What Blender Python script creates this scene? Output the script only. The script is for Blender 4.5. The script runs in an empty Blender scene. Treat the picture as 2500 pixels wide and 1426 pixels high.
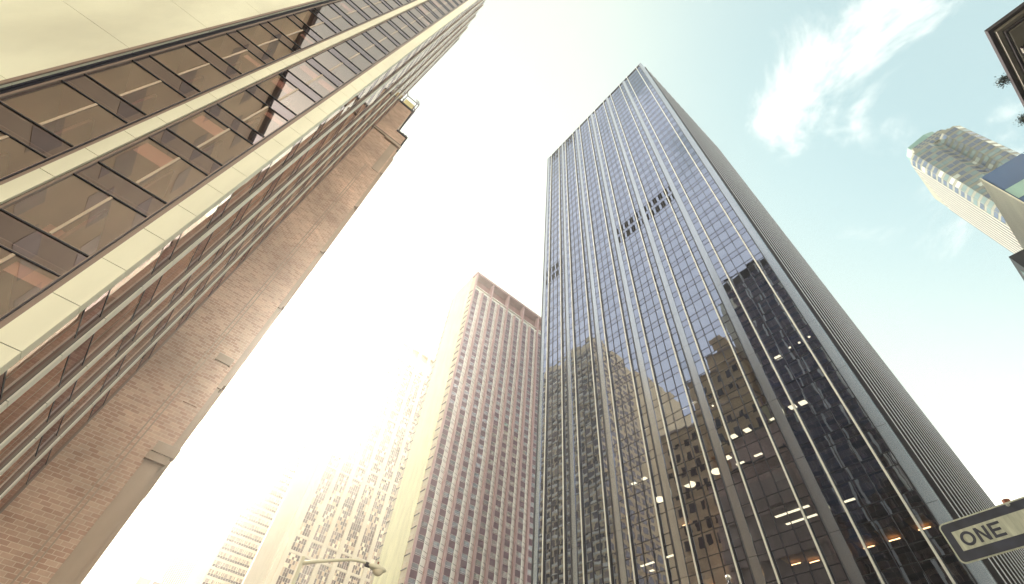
import bpy, bmesh, math, random
from mathutils import Vector, Matrix
random.seed(7)
S = bpy.context.scene
COL = S.collection
R = math.radians

# ------------------------------------------------------------------ camera
EYE = Vector((0, 0, 1.7)); F_PX, W_PX, H_PX = 1118.0, 2500.0, 1426.0
PITCH, ROLL, HEAD = R(52.127), R(7.159), R(35.115)
_fh = Vector((math.sin(HEAD), math.cos(HEAD), 0)); _r = Vector((math.cos(HEAD), -math.sin(HEAD), 0)); _z = Vector((0, 0, 1))
FWD = _fh * math.cos(PITCH) + _z * math.sin(PITCH)
_up = -_fh * math.sin(PITCH) + _z * math.cos(PITCH)
RGT = _r * math.cos(ROLL) + _up * math.sin(ROLL)
UPV = -_r * math.sin(ROLL) + _up * math.cos(ROLL)
cam_d = bpy.data.cameras.new('camera'); cam = bpy.data.objects.new('camera', cam_d); COL.objects.link(cam)
cam_d.sensor_width = 36; cam_d.lens = F_PX / W_PX * 36; cam_d.clip_end = 5000; cam_d.clip_start = 0.05
cam.matrix_world = Matrix(((RGT.x, UPV.x, -FWD.x, EYE.x), (RGT.y, UPV.y, -FWD.y, EYE.y), (RGT.z, UPV.z, -FWD.z, EYE.z), (0, 0, 0, 1)))
S.camera = cam
S.render.resolution_x, S.render.resolution_y = 1024, 584

# ------------------------------------------------------------------ world, sun, exposure
SUN_AZ, SUN_EL = R(3), R(36)          # azimuth clockwise from +Y (the street)
world = bpy.data.worlds.new('World'); S.world = world; world.use_nodes = True
wn, wl = world.node_tree.nodes, world.node_tree.links
wn.clear()
def WN(t, **k):
    n = wn.new(t)
    for a, b in k.items(): setattr(n, a, b)
    return n
out = WN('ShaderNodeOutputWorld'); bg = WN('ShaderNodeBackground'); bg.inputs['Strength'].default_value = 0.15
sky = WN('ShaderNodeTexSky', sky_type='NISHITA', sun_disc=False, sun_elevation=SUN_EL, sun_rotation=SUN_AZ,
         air_density=1.0, dust_density=2.5, ozone_density=1.2, altitude=0)
tc = WN('ShaderNodeTexCoord')
mp = WN('ShaderNodeMapping'); mp.inputs['Scale'].default_value = (1.0, 1.0, 1.7); mp.inputs['Rotation'].default_value = (0.35, 0.15, 0.5)
nz = WN('ShaderNodeTexNoise'); nz.inputs['Scale'].default_value = 4.2; nz.inputs['Detail'].default_value = 9; nz.inputs['Roughness'].default_value = 0.62
nz.inputs['Distortion'].default_value = 0.4
def direction_mask(d, lo, hi):
    dot = WN('ShaderNodeVectorMath', operation='DOT_PRODUCT'); dot.inputs[1].default_value = Vector(d).normalized()
    wl.new(tc.outputs['Generated'], dot.inputs[0])
    m = WN('ShaderNodeMapRange', interpolation_type='SMOOTHSTEP'); m.inputs['From Min'].default_value = lo; m.inputs['From Max'].default_value = hi
    wl.new(dot.outputs['Value'], m.inputs['Value'])
    return m.outputs['Result']
def math_node(op, a, b):
    m = WN('ShaderNodeMath', operation=op)
    for i, v in enumerate((a, b)):
        if isinstance(v, (int, float)): m.inputs[i].default_value = v
        else: wl.new(v, m.inputs[i])
    return m.outputs[0]
wl.new(tc.outputs['Generated'], mp.inputs['Vector']); wl.new(mp.outputs['Vector'], nz.inputs['Vector'])
east = direction_mask((0.561, -0.136, 0.817), 0.955, 0.998)      # the cumulus patch over the right-hand towers
west = direction_mask((-0.575, 0.298, 0.762), 0.86, 0.985)       # the clouds that the glass tower mirrors
back = direction_mask((-0.35, -0.93, 0.0), 0.36, 0.86)          # bright bank added behind the camera to fill shaded walls
cov = math_node('ADD', math_node('MULTIPLY', east, 0.18), math_node('MULTIPLY', west, 0.38))
dens = math_node('ADD', nz.outputs['Fac'], cov)
ramp = WN('ShaderNodeMapRange', interpolation_type='SMOOTHSTEP'); ramp.inputs['From Min'].default_value = 0.62; ramp.inputs['From Max'].default_value = 0.86
wl.new(dens, ramp.inputs['Value'])
mix = WN('ShaderNodeMix', data_type='RGBA'); mix.inputs['B'].default_value = (5.2, 5.15, 4.7, 1)
wl.new(ramp.outputs['Result'], mix.inputs['Factor']); tint = WN('ShaderNodeMix', data_type='RGBA', blend_type='MULTIPLY'); tint.inputs['Factor'].default_value = 1.0; tint.inputs['B'].default_value = (1.20, 1.52, 1.08, 1)
wl.new(sky.outputs['Color'], tint.inputs['A'])
# thin bright veil over most of the sky, thinner in the clear patch high on the right
clear = direction_mask((0.50, -0.35, 0.79), 0.80, 0.99)
veil = math_node('SUBTRACT', 0.80, math_node('MULTIPLY', clear, 0.50))
vm = WN('ShaderNodeMix', data_type='RGBA'); vm.inputs['B'].default_value = (3.0, 3.12, 2.65, 1)
wl.new(veil, vm.inputs['Factor']); wl.new(tint.outputs['Result'], vm.inputs['A']); wl.new(vm.outputs['Result'], mix.inputs['A'])
# bright cloud bank added opposite the sun as fill for shaded walls
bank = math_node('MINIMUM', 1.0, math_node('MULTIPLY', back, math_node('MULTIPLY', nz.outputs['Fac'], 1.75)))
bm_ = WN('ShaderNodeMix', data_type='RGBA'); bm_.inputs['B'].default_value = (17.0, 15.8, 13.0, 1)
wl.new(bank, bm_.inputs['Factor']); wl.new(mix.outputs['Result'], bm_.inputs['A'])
low_east_fill = direction_mask((0.98, 0.15, 0.0), 0.88, 0.99)  # bright low sky added out of view to light the street-facing walls
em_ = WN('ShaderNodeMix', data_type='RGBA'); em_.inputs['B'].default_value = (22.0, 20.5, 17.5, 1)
wl.new(math_node('MULTIPLY', low_east_fill, 0.95), em_.inputs['Factor']); wl.new(bm_.outputs['Result'], em_.inputs['A'])
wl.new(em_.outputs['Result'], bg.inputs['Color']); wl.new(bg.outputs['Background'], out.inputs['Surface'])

sun_d = bpy.data.lights.new('sun', 'SUN'); sun_d.energy = 5.0; sun_d.angle = R(0.5); sun_d.color = (1.0, 0.93, 0.80)
sun = bpy.data.objects.new('sun', sun_d); COL.objects.link(sun)
to_sun = Vector((math.sin(SUN_AZ) * math.cos(SUN_EL), math.cos(SUN_AZ) * math.cos(SUN_EL), math.sin(SUN_EL)))
sun.rotation_euler = to_sun.to_track_quat('Z', 'Y').to_euler(); sun.location = (0, 0, 400)
S.view_settings.view_transform = 'Standard'; S.view_settings.look = 'None'; S.view_settings.gamma = 1
S.view_settings.exposure = 1.15
cy = S.cycles
cy.use_denoising = True; cy.max_bounces = 8; cy.diffuse_bounces = 3; cy.glossy_bounces = 4; cy.transmission_bounces = 4
cy.transparent_max_bounces = 12; cy.volume_bounces = 1; cy.caustics_reflective = False; cy.caustics_refractive = False
cy.sample_clamp_indirect = 6

# ------------------------------------------------------------------ helpers
def project(p):
    d = Vector(p) - EYE; w = d.dot(FWD)
    if w <= 0.01: return None
    return (W_PX / 2 + F_PX * d.dot(RGT) / w, H_PX / 2 - F_PX * d.dot(UPV) / w)
def ray(px, py): return RGT * ((px - W_PX / 2) / F_PX) - UPV * ((py - H_PX / 2) / F_PX) + FWD
def at_x(px, py, x): d = ray(px, py); return EYE + d * (x / d.x)
def at_y(px, py, y): d = ray(px, py); return EYE + d * (y / d.y)
def at_z(px, py, z): d = ray(px, py); return EYE + d * ((z - EYE.z) / d.z)

class MB:
    def __init__(s): s.v, s.f, s.m = [], [], []
    def quad(s, a, b, c, d, m=0):
        n = len(s.v); s.v += [tuple(a), tuple(b), tuple(c), tuple(d)]; s.f.append((n, n + 1, n + 2, n + 3)); s.m.append(m)
    def box(s, x0, x1, y0, y1, z0, z1, m=0):
        if x0 > x1: x0, x1 = x1, x0
        if y0 > y1: y0, y1 = y1, y0
        if z0 > z1: z0, z1 = z1, z0
        n = len(s.v)
        s.v += [(x0, y0, z0), (x1, y0, z0), (x1, y1, z0), (x0, y1, z0), (x0, y0, z1), (x1, y0, z1), (x1, y1, z1), (x0, y1, z1)]
        for f in ((0, 3, 2, 1), (4, 5, 6, 7), (0, 1, 5, 4), (1, 2, 6, 5), (2, 3, 7, 6), (3, 0, 4, 7)):
            s.f.append(tuple(n + i for i in f)); s.m.append(m)
    def prism(s, poly, z0, z1, m=0, cap=True):
        n = len(s.v); k = len(poly)
        s.v += [(p[0], p[1], z0) for p in poly] + [(p[0], p[1], z1) for p in poly]
        for i in range(k):
            j = (i + 1) % k; s.f.append((n + i, n + j, n + k + j, n + k + i)); s.m.append(m)
        if cap:
            s.f.append(tuple(n + i for i in reversed(range(k)))); s.m.append(m)
            s.f.append(tuple(n + k + i for i in range(k))); s.m.append(m)
    def extrude(s, poly3, off, m=0):
        """closed 3-D polygon pushed along off"""
        n = len(s.v); k = len(poly3); o = Vector(off)
        s.v += [tuple(p) for p in poly3] + [tuple(Vector(p) + o) for p in poly3]
        for i in range(k):
            j = (i + 1) % k; s.f.append((n + i, n + j, n + k + j, n + k + i)); s.m.append(m)
        s.f.append(tuple(n + i for i in reversed(range(k)))); s.m.append(m)
        s.f.append(tuple(n + k + i for i in range(k))); s.m.append(m)
    def tube(s, pts, radii, seg=12, m=0):
        pts = [Vector(p) for p in pts]; n = len(s.v); k = len(pts)
        ref = Vector((0.13, 0.31, 0.94))
        for i, p in enumerate(pts):
            t = (pts[min(i + 1, k - 1)] - pts[max(i - 1, 0)]).normalized()
            a = t.cross(ref).normalized(); b = t.cross(a)
            r = radii[i] if isinstance(radii, (list, tuple)) else radii
            for q in range(seg):
                th = 2 * math.pi * q / seg; s.v.append(tuple(p + a * (r * math.cos(th)) + b * (r * math.sin(th))))
        for i in range(k - 1):
            for q in range(seg):
                w = (q + 1) % seg
                s.f.append((n + i * seg + q, n + i * seg + w, n + (i + 1) * seg + w, n + (i + 1) * seg + q)); s.m.append(m)
        s.f.append(tuple(n + q for q in reversed(range(seg)))); s.m.append(m)
        s.f.append(tuple(n + (k - 1) * seg + q for q in range(seg))); s.m.append(m)
    def ball(s, c, rx, ry, rz, seg=16, rings=10, m=0, lo=-90, hi=90):
        n = len(s.v); c = Vector(c)
        for i in range(rings + 1):
            ph = R(lo + (hi - lo) * i / rings)
            for q in range(seg):
                th = 2 * math.pi * q / seg
                s.v.append((c.x + rx * math.cos(ph) * math.cos(th), c.y + ry * math.cos(ph) * math.sin(th), c.z + rz * math.sin(ph)))
        for i in range(rings):
            for q in range(seg):
                w = (q + 1) % seg
                s.f.append((n + i * seg + q, n + i * seg + w, n + (i + 1) * seg + w, n + (i + 1) * seg + q)); s.m.append(m)
    def add(s, o):
        n = len(s.v); s.v += o.v; s.f += [tuple(n + i for i in f) for f in o.f]; s.m += o.m
    def build(s, name, mats, parent=None, smooth=False):
        if not isinstance(mats, (list, tuple)): mats = [mats]
        org = Vector(parent['_org']) if parent is not None and '_org' in parent else Vector((0, 0, 0))
        me = bpy.data.meshes.new(name)
        me.from_pydata([tuple(Vector(v) - org) for v in s.v], [], s.f)
        for mt in mats: me.materials.append(mt)
        me.polygons.foreach_set('material_index', s.m)
        if smooth: me.polygons.foreach_set('use_smooth', [True] * len(me.polygons))
        me.update()
        o = bpy.data.objects.new(name, me); COL.objects.link(o)
        if parent is not None:
            o.parent = parent; o['_org'] = tuple(org)
        return o
def tag(o, label=None, cat=None, group=None, kind=None):
    if label: o['label'] = label
    if cat: o['category'] = cat
    if group: o['group'] = group
    if kind: o['kind'] = kind
    return o
def thing(name, label, cat, loc, group=None):
    o = bpy.data.objects.new(name, None); COL.objects.link(o); o.location = loc; o['_org'] = tuple(loc)
    o.empty_display_size = 0.5
    return tag(o, label, cat, group)

class Face:
    """a facade plane: u runs along it, z is height, d is depth inwards"""
    def __init__(s, kind, pos): s.k, s.p = kind, pos
    def P(s, u, z, d=0.0):
        if s.k == '-y': return (u, s.p + d, z)
        if s.k == '+y': return (u, s.p - d, z)
        if s.k == '-x': return (s.p + d, u, z)
        return (s.p - d, u, z)
    def quad(s, mb, u0, u1, z0, z1, d=0.0, m=0):
        q = [s.P(u0, z0, d), s.P(u1, z0, d), s.P(u1, z1, d), s.P(u0, z1, d)]
        if s.k in ('-x', '+y'): q.reverse()
        mb.quad(*q, m)
    def box(s, mb, u0, u1, z0, z1, d0, d1, m=0):
        a, b = s.P(u0, z0, d0), s.P(u1, z1, d1)
        mb.box(a[0], b[0], a[1], b[1], a[2], b[2], m)
def shown_size(mb):
    xs, ys = [], []
    for p in mb.v:
        q = project(p)
        if q is None: return 0.0
        xs.append(min(max(q[0], 0), W_PX)); ys.append(min(max(q[1], 0), H_PX))
    return (max(xs) - min(xs)) * (max(ys) - min(ys))
def parts_split(name, cells, mats, parent, most=100):
    """the 100 that show largest become parts of their own, the rest one part"""
    cells = sorted(cells, key=shown_size, reverse=True)
    for c in cells[:most]: c.build(name, mats, parent)
    rest = cells[most:]
    if rest:
        a = MB()
        for c in rest: a.add(c)
        tag(a.build(name, mats, parent), kind='stuff')

# ------------------------------------------------------------------ materials
def mat(name):
    m = bpy.data.materials.new(name); m.use_nodes = True; t = m.node_tree; t.nodes.clear()
    o = t.nodes.new('ShaderNodeOutputMaterial')
    return m, t, o
def coords(t, scale=(1, 1, 1)):
    c = t.nodes.new('ShaderNodeTexCoord'); mpn = t.nodes.new('ShaderNodeMapping'); mpn.inputs['Scale'].default_value = scale
    t.links.new(c.outputs['Object'], mpn.inputs['Vector']); return mpn.outputs['Vector']
def paint(name, col, rough=0.5, var=0.12, scale=(0.6, 0.6, 0.15), metal=0.0, spec=0.5, nscale=1.0, bump=0.0):
    """one paint with weather streaks"""
    m, t, o = mat(name); b = t.nodes.new('ShaderNodeBsdfPrincipled')
    n = t.nodes.new('ShaderNodeTexNoise'); n.inputs['Scale'].default_value = nscale; n.inputs['Detail'].default_value = 6
    t.links.new(coords(t, scale), n.inputs['Vector'])
    r = t.nodes.new('ShaderNodeValToRGB'); r.color_ramp.elements[0].position = 0.3; r.color_ramp.elements[1].position = 0.72
    r.color_ramp.elements[0].color = tuple(c * (1 - var) for c in col) + (1,); r.color_ramp.elements[1].color = tuple(min(1, c * (1 + var * 0.6)) for c in col) + (1,)
    t.links.new(n.outputs['Fac'], r.inputs['Fac']); t.links.new(r.outputs['Color'], b.inputs['Base Color'])
    b.inputs['Roughness'].default_value = rough; b.inputs['Metallic'].default_value = metal; b.inputs['Specular IOR Level'].default_value = spec
    if bump:
        bp = t.nodes.new('ShaderNodeBump'); bp.inputs['Strength'].default_value = bump; bp.inputs['Distance'].default_value = 0.03
        t.links.new(n.outputs['Fac'], bp.inputs['Height']); t.links.new(bp.outputs['Normal'], b.inputs['Normal'])
    t.links.new(b.outputs['BSDF'], o.inputs['Surface']); return m
def glass(name, tint, refl, base=0.3, wav=0.012, wscale=0.35, see=1.0, edge=0.75):
    """coated window glass: mirror part + see-through part, slightly wavy"""
    m, t, o = mat(name)
    gl = t.nodes.new('ShaderNodeBsdfGlossy'); gl.inputs['Roughness'].default_value = 0.012; gl.inputs['Color'].default_value = refl + (1,)
    tr = t.nodes.new('ShaderNodeBsdfTransparent'); tr.inputs['Color'].default_value = tuple(c * see for c in tint) + (1,)
    lw = t.nodes.new('ShaderNodeLayerWeight'); lw.inputs['Blend'].default_value = 0.45
    mr = t.nodes.new('ShaderNodeMapRange'); mr.inputs['To Min'].default_value = base; mr.inputs['To Max'].default_value = edge
    t.links.new(lw.outputs['Fresnel'], mr.inputs['Value'])
    n = t.nodes.new('ShaderNodeTexNoise'); n.inputs['Scale'].default_value = wscale; n.inputs['Detail'].default_value = 2.5
    t.links.new(coords(t), n.inputs['Vector'])
    bp = t.nodes.new('ShaderNodeBump'); bp.inputs['Strength'].default_value = 1.0; bp.inputs['Distance'].default_value = wav
    t.links.new(n.outputs['Fac'], bp.inputs['Height']); t.links.new(bp.outputs['Normal'], gl.inputs['Normal'])
    mx = t.nodes.new('ShaderNodeMixShader')
    t.links.new(mr.outputs['Result'], mx.inputs['Fac']); t.links.new(tr.outputs['BSDF'], mx.inputs[1]); t.links.new(gl.outputs['BSDF'], mx.inputs[2])
    t.links.new(mx.outputs['Shader'], o.inputs['Surface']); return m
def lamp_mat(name, col, power):
    m, t, o = mat(name); e = t.nodes.new('ShaderNodeEmission'); e.inputs['Color'].default_value = col + (1,); e.inputs['Strength'].default_value = power
    t.links.new(e.outputs['Emission'], o.inputs['Surface']); return m
def brick(name, c1, c2, mortar, bw=0.5, bh=0.22, ms=0.018, rough=0.85):
    m, t, o = mat(name); b = t.nodes.new('ShaderNodeBsdfPrincipled'); b.inputs['Roughness'].default_value = rough
    c = t.nodes.new('ShaderNodeTexCoord'); g = t.nodes.new('ShaderNodeNewGeometry')
    sp = t.nodes.new('ShaderNodeSeparateXYZ'); t.links.new(c.outputs['Object'], sp.inputs[0])
    sn = t.nodes.new('ShaderNodeSeparateXYZ'); t.links.new(g.outputs['True Normal'], sn.inputs[0])
    ab = t.nodes.new('ShaderNodeMath'); ab.operation = 'ABSOLUTE'; t.links.new(sn.outputs['X'], ab.inputs[0])
    gt = t.nodes.new('ShaderNodeMath'); gt.operation = 'GREATER_THAN'; gt.inputs[1].default_value = 0.5; t.links.new(ab.outputs[0], gt.inputs[0])
    mx = t.nodes.new('ShaderNodeMix'); t.links.new(gt.outputs[0], mx.inputs['Factor']); t.links.new(sp.outputs['X'], mx.inputs['A']); t.links.new(sp.outputs['Y'], mx.inputs['B'])
    cb = t.nodes.new('ShaderNodeCombineXYZ'); t.links.new(mx.outputs['Result'], cb.inputs['X']); t.links.new(sp.outputs['Z'], cb.inputs['Y'])
    bt = t.nodes.new('ShaderNodeTexBrick'); bt.inputs['Scale'].default_value = 1; bt.inputs['Brick Width'].default_value = bw; bt.inputs['Row Height'].default_value = bh
    bt.inputs['Mortar Size'].default_value = ms; bt.inputs['Mortar Smooth'].default_value = 0.2; bt.inputs['Bias'].default_value = 0.1
    bt.inputs['Color1'].default_value = c1 + (1,); bt.inputs['Color2'].default_value = c2 + (1,); bt.inputs['Mortar'].default_value = mortar + (1,)
    t.links.new(cb.outputs[0], bt.inputs['Vector'])
    n = t.nodes.new('ShaderNodeTexNoise'); n.inputs['Scale'].default_value = 0.22; n.inputs['Detail'].default_value = 7; n.inputs['Roughness'].default_value = 0.65
    t.links.new(c.outputs['Object'], n.inputs['Vector'])
    r = t.nodes.new('ShaderNodeMapRange'); r.inputs['From Min'].default_value = 0.3; r.inputs['From Max'].default_value = 0.7; r.inputs['To Min'].default_value = 0.72; r.inputs['To Max'].default_value = 1.25
    t.links.new(n.outputs['Fac'], r.inputs['Value'])
    mu = t.nodes.new('ShaderNodeVectorMath'); mu.operation = 'SCALE'; t.links.new(bt.outputs['Color'], mu.inputs[0]); t.links.new(r.outputs['Result'], mu.inputs['Scale'])
    t.links.new(mu.outputs[0], b.inputs['Base Color'])
    bp = t.nodes.new('ShaderNodeBump'); bp.inputs['Distance'].default_value = 0.02; bp.inputs['Strength'].default_value = 0.6; bp.invert = True
    t.links.new(bt.outputs['Fac'], bp.inputs['Height']); t.links.new(bp.outputs['Normal'], b.inputs['Normal'])
    t.links.new(b.outputs['BSDF'], o.inputs['Surface']); return m

M = {}
M['cream'] = paint('cream enamel panel', (0.88, 0.83, 0.65), 0.45, 0.17, (0.5, 0.5, 0.08))
M['side_cream'] = paint('warm white pier', (0.94, 0.88, 0.76), 0.4, 0.05)
M['white_fascia'] = paint('white stained fascia', (0.90, 0.86, 0.69), 0.5, 0.22, (0.35, 0.35, 0.10))
M['bronze'] = paint('tan bronze frame', (0.30, 0.21, 0.17), 0.4, 0.1)
M['dark'] = paint('dark metal', (0.018, 0.016, 0.032), 0.4, 0.2)
M['joint'] = paint('dark joint', (0.04, 0.03, 0.03), 0.8, 0.1)
M['gb_glass'] = glass('office window glass', (0.98, 0.66, 0.64), (1.0, 0.86, 0.82), 0.26, 0.003, 0.3, edge=0.95)
M['gb_spandrel'] = glass('office spandrel glass', (0.30, 0.16, 0.17), (0.80, 0.68, 0.72), 0.26, 0.003, 0.3, edge=0.95)
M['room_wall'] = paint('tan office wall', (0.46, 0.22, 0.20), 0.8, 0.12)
M['gb_blind'] = paint('cream roller blind', (0.78, 0.66, 0.52), 0.8, 0.05)
M['gb_bar'] = paint('tan window bar', (0.56, 0.42, 0.32), 0.4, 0.08)
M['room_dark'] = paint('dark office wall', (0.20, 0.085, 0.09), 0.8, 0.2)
M['ceiling'] = paint('office ceiling', (0.86, 0.72, 0.54), 0.9, 0.05)
M['slab'] = paint('floor slab', (0.10, 0.075, 0.075), 0.9, 0.2)
M['lamp'] = lamp_mat('fluorescent light', (1.0, 0.90, 0.52), 2.2)
M['lamp_soft'] = lamp_mat('warm room light', (1.0, 0.58, 0.22), 7.0)
M['wood'] = paint('wood ceiling panel', (0.42, 0.24, 0.10), 0.6, 0.3, (0.5, 6, 1))
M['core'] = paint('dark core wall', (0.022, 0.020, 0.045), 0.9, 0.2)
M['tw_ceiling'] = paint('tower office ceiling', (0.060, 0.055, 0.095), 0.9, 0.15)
M['tw_glass'] = glass('tower window glass', (0.42, 0.42, 0.50), (0.54, 0.62, 0.86), 0.30, 0.014, 0.22, edge=1.0)
M['tw_spandrel'] = glass('tower spandrel glass', (0.10, 0.10, 0.13), (0.52, 0.59, 0.83), 0.30, 0.014, 0.22, edge=0.85)
M['tw_metal'] = paint('blue grey metal cladding', (0.33, 0.37, 0.45), 0.27, 0.10, (1.5, 1.5, 0.05), 0.85)
M['fin_white'] = paint('white metal fin cap', (0.86, 0.86, 0.82), 0.3, 0.03)
M['rib_white'] = paint('pale blue grey rib', (0.66, 0.71, 0.80), 0.3, 0.05)
M['black'] = paint('black louvre', (0.006, 0.005, 0.009), 0.9, 0.1, spec=0.0)
M['blind'] = paint('pale window blind', (0.42, 0.40, 0.38), 0.8, 0.05)
M['brick'] = brick('red brown brick', (0.64, 0.43, 0.32), (0.47, 0.275, 0.20), (0.70, 0.54, 0.42))
M['brick_tan'] = brick('tan brick', (0.78, 0.54, 0.28), (0.66, 0.43, 0.22), (0.80, 0.60, 0.38), 0.6, 0.3)
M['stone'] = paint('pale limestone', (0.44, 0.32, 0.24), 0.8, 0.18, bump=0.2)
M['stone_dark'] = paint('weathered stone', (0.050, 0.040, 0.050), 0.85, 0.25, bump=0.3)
M['stone_trim'] = paint('worn cornice edge', (0.24, 0.22, 0.19), 0.8, 0.2)
M['m1_cream'] = paint('cream glazed brick', (0.78, 0.76, 0.55), 0.7, 0.16)
M['m1_pier'] = paint('beige pier', (0.42, 0.275, 0.30), 0.7, 0.08)
M['m1_panel'] = paint('plum spandrel panel', (0.085, 0.020, 0.058), 0.4, 0.12)
M['attic'] = paint('dusty rose attic wall', (0.36, 0.19, 0.20), 0.8, 0.1)
M['m1_win'] = glass('apartment window', (0.6, 0.5, 0.5), (0.8, 0.8, 0.85), 0.25, 0.02, 0.5)
M['m1_white'] = paint('white glazed panel', (0.88, 0.86, 0.84), 0.08, 0.04, spec=1.0)
M['curtain'] = paint('pale curtain', (0.36, 0.26, 0.26), 0.9, 0.2, (3, 3, 0.1))
M['m2_wall'] = paint('cream concrete', (0.56, 0.51, 0.43), 0.8, 0.08)
M['pane_a'] = paint('dark pane', (0.045, 0.020, 0.028), 0.15, 0.3, spec=0.9)
M['pane_b'] = paint('brown pane', (0.13, 0.075, 0.075), 0.15, 0.3, spec=0.9)
M['pane_c'] = paint('tan blind pane', (0.48, 0.36, 0.26), 0.3, 0.2)
M['pane_d'] = paint('cream blind pane', (0.70, 0.62, 0.48), 0.3, 0.1)
M['r1_wall'] = paint('tan stone band', (0.19, 0.19, 0.15), 0.7, 0.1)
M['r1_a'] = paint('blue window pane', (0.035, 0.065, 0.14), 0.08, 0.3, spec=1.0)
M['r1_b'] = paint('grey green window pane', (0.10, 0.17, 0.19), 0.1, 0.2, spec=0.9)
M['r1_c'] = paint('white blind window pane', (0.42, 0.46, 0.42), 0.3, 0.05)
M['r1_rib'] = paint('grey stone rib', (0.42, 0.41, 0.37), 0.6, 0.1)
M['copper'] = paint('green copper', (0.10, 0.21, 0.19), 0.6, 0.1)
M['r2_blue'] = paint('cobalt glass panel', (0.022, 0.085, 0.25), 0.10, 0.12, (0.3, 0.3, 0.3), spec=1.0)
M['r2_pale'] = paint('pale green glass', (0.30, 0.52, 0.46), 0.1, 0.15, spec=1.0)
M['r2_white'] = paint('white marble panel', (0.83, 0.83, 0.72), 0.6, 0.12, (0.12, 0.12, 0.5))
M['sign_black'] = paint('black sign sheeting', (0.030, 0.031, 0.058), 0.4, 0.4, (9, 9, 9))
M['sign_white'] = paint('reflective sign sheeting', (0.50, 0.51, 0.42), 0.4, 0.30, (40, 40, 6))
M['steel'] = paint('galvanised steel', (0.42, 0.41, 0.38), 0.4, 0.15, metal=0.8)
M['rust'] = paint('rusty steel', (0.20, 0.065, 0.035), 0.8, 0.3, (20, 20, 20))
M['lamp_shell'] = paint('haze pale lamp housing', (0.78, 0.72, 0.55), 0.5, 0.08)  # paleness of the haze put into the housing colour
M['lamp_bowl'] = paint('frosted lamp bowl', (0.80, 0.70, 0.52), 0.15, 0.05)
M['leaf'] = paint('dark leaf', (0.030, 0.045, 0.030), 0.6, 0.4)
M['asphalt'] = paint('asphalt', (0.05, 0.05, 0.052), 0.9, 0.3, (1, 1, 1))
M['paving'] = paint('pavement concrete', (0.34, 0.32, 0.29), 0.9, 0.15, (0.6, 0.6, 0.6))
M['roadpaint'] = paint('road paint', (0.75, 0.75, 0.70), 0.7, 0.1)

# ------------------------------------------------------------------ setting: ground, road, pavements
b = MB(); b.box(-1500, 1500, -1500, 1500, -0.5, 0.0); tag(b.build('ground', M['asphalt']), kind='structure')
b = MB(); b.box(4, 48, -300, 900, 0.0, 0.004); tag(b.build('road', M['asphalt']), kind='structure')
for (x0, x1, y0, y1) in ((-70, 4, 11, 400), (48, 300, 3, 400), (-70, 4, -200, 2.5), (22, 300, -200, -10)):
    b = MB(); b.box(x0, x1, y0, y1, 0.0, 0.14); tag(b.build('pavement', M['paving']), kind='structure')
b = MB()
for k in range(40): b.box(25.85, 26.15, 20 + k * 9, 23 + k * 9, 0.004, 0.009)
tag(b.build('road_marking', M['roadpaint']), kind='structure')

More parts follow.
